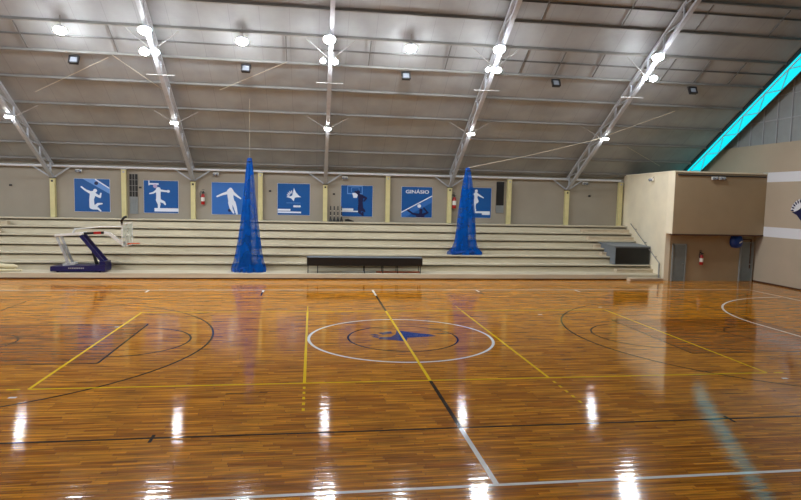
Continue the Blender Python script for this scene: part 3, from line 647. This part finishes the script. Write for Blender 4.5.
for y in (-.28, .28):
    MB().beam((gx(-15.0), y, .40), (gx(-15.55), y, gz(2.12)), .08, .10).build('rear_strut', m_silver, g)
    MB().beam((gx(-13.35), y, .50), (gx(-14.42), y, gz(2.18)), .11, .16).build('main_arm', m_navy, g)
    MB().beam((gx(-15.56), y, gz(2.14)), (gx(-14.3), y, gz(2.28)), .09, .11).build('top_link', m_whites, g)
MB().beam((gx(-15.15), 0, .42), (gx(-15.4), 0, gz(1.7)), .3, .05).build('cover_plate', m_silver, g)
MB().tube([(gx(-15.56), -.4, gz(2.14)), (gx(-15.56), .4, gz(2.14))], .06, 10).build('pivot', m_whites, g)
MB().tube([(gx(-14.4), -.4, gz(2.24)), (gx(-14.4), .4, gz(2.24))], .08, 10).build('pivot', m_whites, g)
MB().beam((gx(-15.3), 0, .36), (gx(-14.75), 0, .42), .5, .12).build('rear_bracket', m_whites, g)
MB().tube([(gx(-13.75), 0, .38), (gx(-13.95), 0, gz(1.35))], [.09, .06], 8).build('hydraulic_cylinder', m_black, g)
ar = MB().beam((gx(-14.4), 0, gz(2.24)), (gx(-13.35), 0, gz(2.3)), .16, .12).build('extension_arm', m_black, g)
MB().beam((gx(-13.85), -.01, gz(2.275)), (gx(-13.5), -.01, gz(2.29)), .165, .13).build('red_grip', m_red, ar)
MB().beam((gx(-13.37), 0, gz(2.3)), (gx(-13.1), 0, gz(2.24)), .16, .14).beam((gx(-13.12), 0, gz(2.26)), (gx(-12.5), 0, gz(1.74)), .15, .15).build('backboard_arm', m_whites, g)
MB().tube([(gx(-14.75), 0, gz(2.5)), (gx(-14.9), 0, gz(2.2))], .05, 8).tube([(gx(-14.75), 0, gz(2.46)), (gx(-13.6), 0, gz(2.58)), (gx(-12.42), 0, gz(2.62))], .035, 8).build('stay_rod', m_whites, g)
bd = MB(); BX0 = gx(-12.28); y0, y1, z0, z1 = -.9, .9, gz(1.62), gz(2.82)
bd.box(BX0, BX0+.05, y0, y1, z0, z0+.06).box(BX0, BX0+.05, y0, y1, z1-.06, z1).box(BX0, BX0+.05, y0, y0+.06, z0, z1).box(BX0, BX0+.05, y1-.06, y1, z0, z1)
bf = bd.build('backboard_frame', m_whites, g)
MB().box(BX0+.015, BX0+.03, y0+.06, y1-.06, z0+.06, z1-.06).build('backboard_panel', netmat('clear_board', (206, 214, 204), .55), bf)
s = MB().box(BX0+.03, BX0+.035, -.3, .3, z0+.12, z0+.17).box(BX0+.03, BX0+.035, -.3, .3, z0+.55, z0+.6).box(BX0+.03, BX0+.035, -.3, -.25, z0+.17, z0+.55).box(BX0+.03, BX0+.035, .25, .3, z0+.17, z0+.55); s.build('target_square', m_whites, bf)
MB().box(BX0-.12, BX0+.0, -.25, .25, z0-.02, z0+.24).build('mount_plate', m_navy, bf)
MB().tube([(BX0+.0, -.75, z1+.02), (BX0+.03, -.95, z1+.12), (BX0+.16, -1.0, z1+.3), (BX0+.3, -1.0, z1+.36)], .06, 8).build('corner_pad', m_black, bf)
MB().tube([(BX0+.4+.225*math.cos(a*math.pi/10), .225*math.sin(a*math.pi/10), z0+.14) for a in range(21)], .018, 6, False).box(BX0+.05, BX0+.2, -.06, .06, z0+.09, z0+.16).build('rim', m_orange, g)

# cream roll of netting at the left edge
t = thing('net_roll', 'cream rolled-up netting lying on the lowest tier at the left edge', 'net', (-18.7, 14.2, .302))
MB().tube([(-1.6, .05, .24), (-.6, .0, .27), (.4, .05, .26), (1.0, .03, .25), (1.18, .03, .24)], [.13, .14, .13, .12, .05], 12).build('roll', m_heap, t)
MB().tube([(-1.6, -.2, .08), (-.7, -.15, .06), (.1, -.2, .08), (.8, -.1, .07), (1.45, -.1, .07)], [.07, .06, .08, .06, .05], 10).tube([(.1, -.28, .14), (.35, -.32, .17), (.55, -.28, .1)], .05, 8).tube([(-1.6, .2, .1), (1.0, .2, .1)], .1, 8).build('loose_fold', m_heap, t)

# long table
t = thing('long_table', 'long grey-topped table with black front panel on the lowest tier in the middle', 'table', (0, 14.2, .302))
MB().box(-3.12, 3.1, -.35, .35, .80, .85).build('tabletop', m_grey, t)
MB().box(-3.12, 3.1, -.4, -.36, .40, .83).build('front_panel', m_black, t)
for X in (-3.06, -2.55, -.05, .95, 1.75, 3.0):
    for y in (-.3, .3): MB().box(X-.022, X+.022, y-.022, y+.022, 0, .80).build('leg', m_dark, t)
o = MB().tube([(-1.2, 14.1, .345), (.8, 14.12, .345), (3.0, 14.1, .345)], .035, 8).build('striped_pole', m_orange); tag(o, 'orange pole lying on the tier under the long table', 'pole')
MB().tube([(-1.25, 14.1, .345), (.6, 14.118, .345)], .037, 8).build('pale_sleeve', m_label, o)

# big grey case with black front on the stairs
t = thing('equipment_case', 'large grey case with black front panel standing on the stairs by the storage room', 'case', (15.95, 14.95, .725))
pr = lambda u, v, t_: (t_, u, v)
prof = [(0, .005), (.6, .005), (.6, .43), (1.35, .43), (1.35, .856), (1.95, .856), (1.95, 1.16), (0, 1.06)]
MB().prism(prof, pr, -1.12, 1.1).build('body', m_grey, t)
MB().box(-1.08, 1.06, -.03, -.001, .05, 1.0).build('front_panel', m_black, t)
MB().hexa([(-1.2, -.04, 1.065), (1.1, -.04, 1.065), (1.1, 2.0, 1.165), (-1.2, 2.0, 1.165)], [(-1.2, -.04, 1.09), (1.1, -.04, 1.09), (1.1, 2.0, 1.19), (-1.2, 2.0, 1.19)]).build('lid', m_grey, t)

# four banded posts and a dark bundle on the top tier
PL = ['leftmost of the four, beside the yellow column', 'second of the four from the yellow column', 'third of the four from the yellow column', 'rightmost of the four, nearest the basketball poster']
pb = None
for k_ in range(4):
    lb = 'slim black post with pale bands, ' + PL[k_]; loc = (-1.74+k_*.225, 19.3, 2.846)
    if pb is None:
        pb = thing('banded_post', lb, 'post', loc, 'banded black posts on the top tier')
        MB().lathe([(.001, 0), (.11, 0), (.11, .04), (.06, .16), (.035, .24), (.001, .24)], n=12).build('base', m_black, pb)
        MB().tube([(0, 0, .24), (0, 0, .95)], .036, 10).build('shaft', m_dark, pb)
        for z in (.32, .62): MB().lathe([(.04, z), (.04, z+.07)], n=10).build('pale_band', m_rope, pb)
    else: dup(pb, loc, lb)
o = MB().tube([(-.85, 19.3, 2.93), (-.65, 19.28, 2.95), (-.45, 19.3, 2.9), (-.3, 19.3, 2.88)], [.06, .08, .05, .03], 8).build('dark_bundle', m_black); tag(o, 'small dark bundle lying right of the banded posts under the basketball poster', 'bundle')
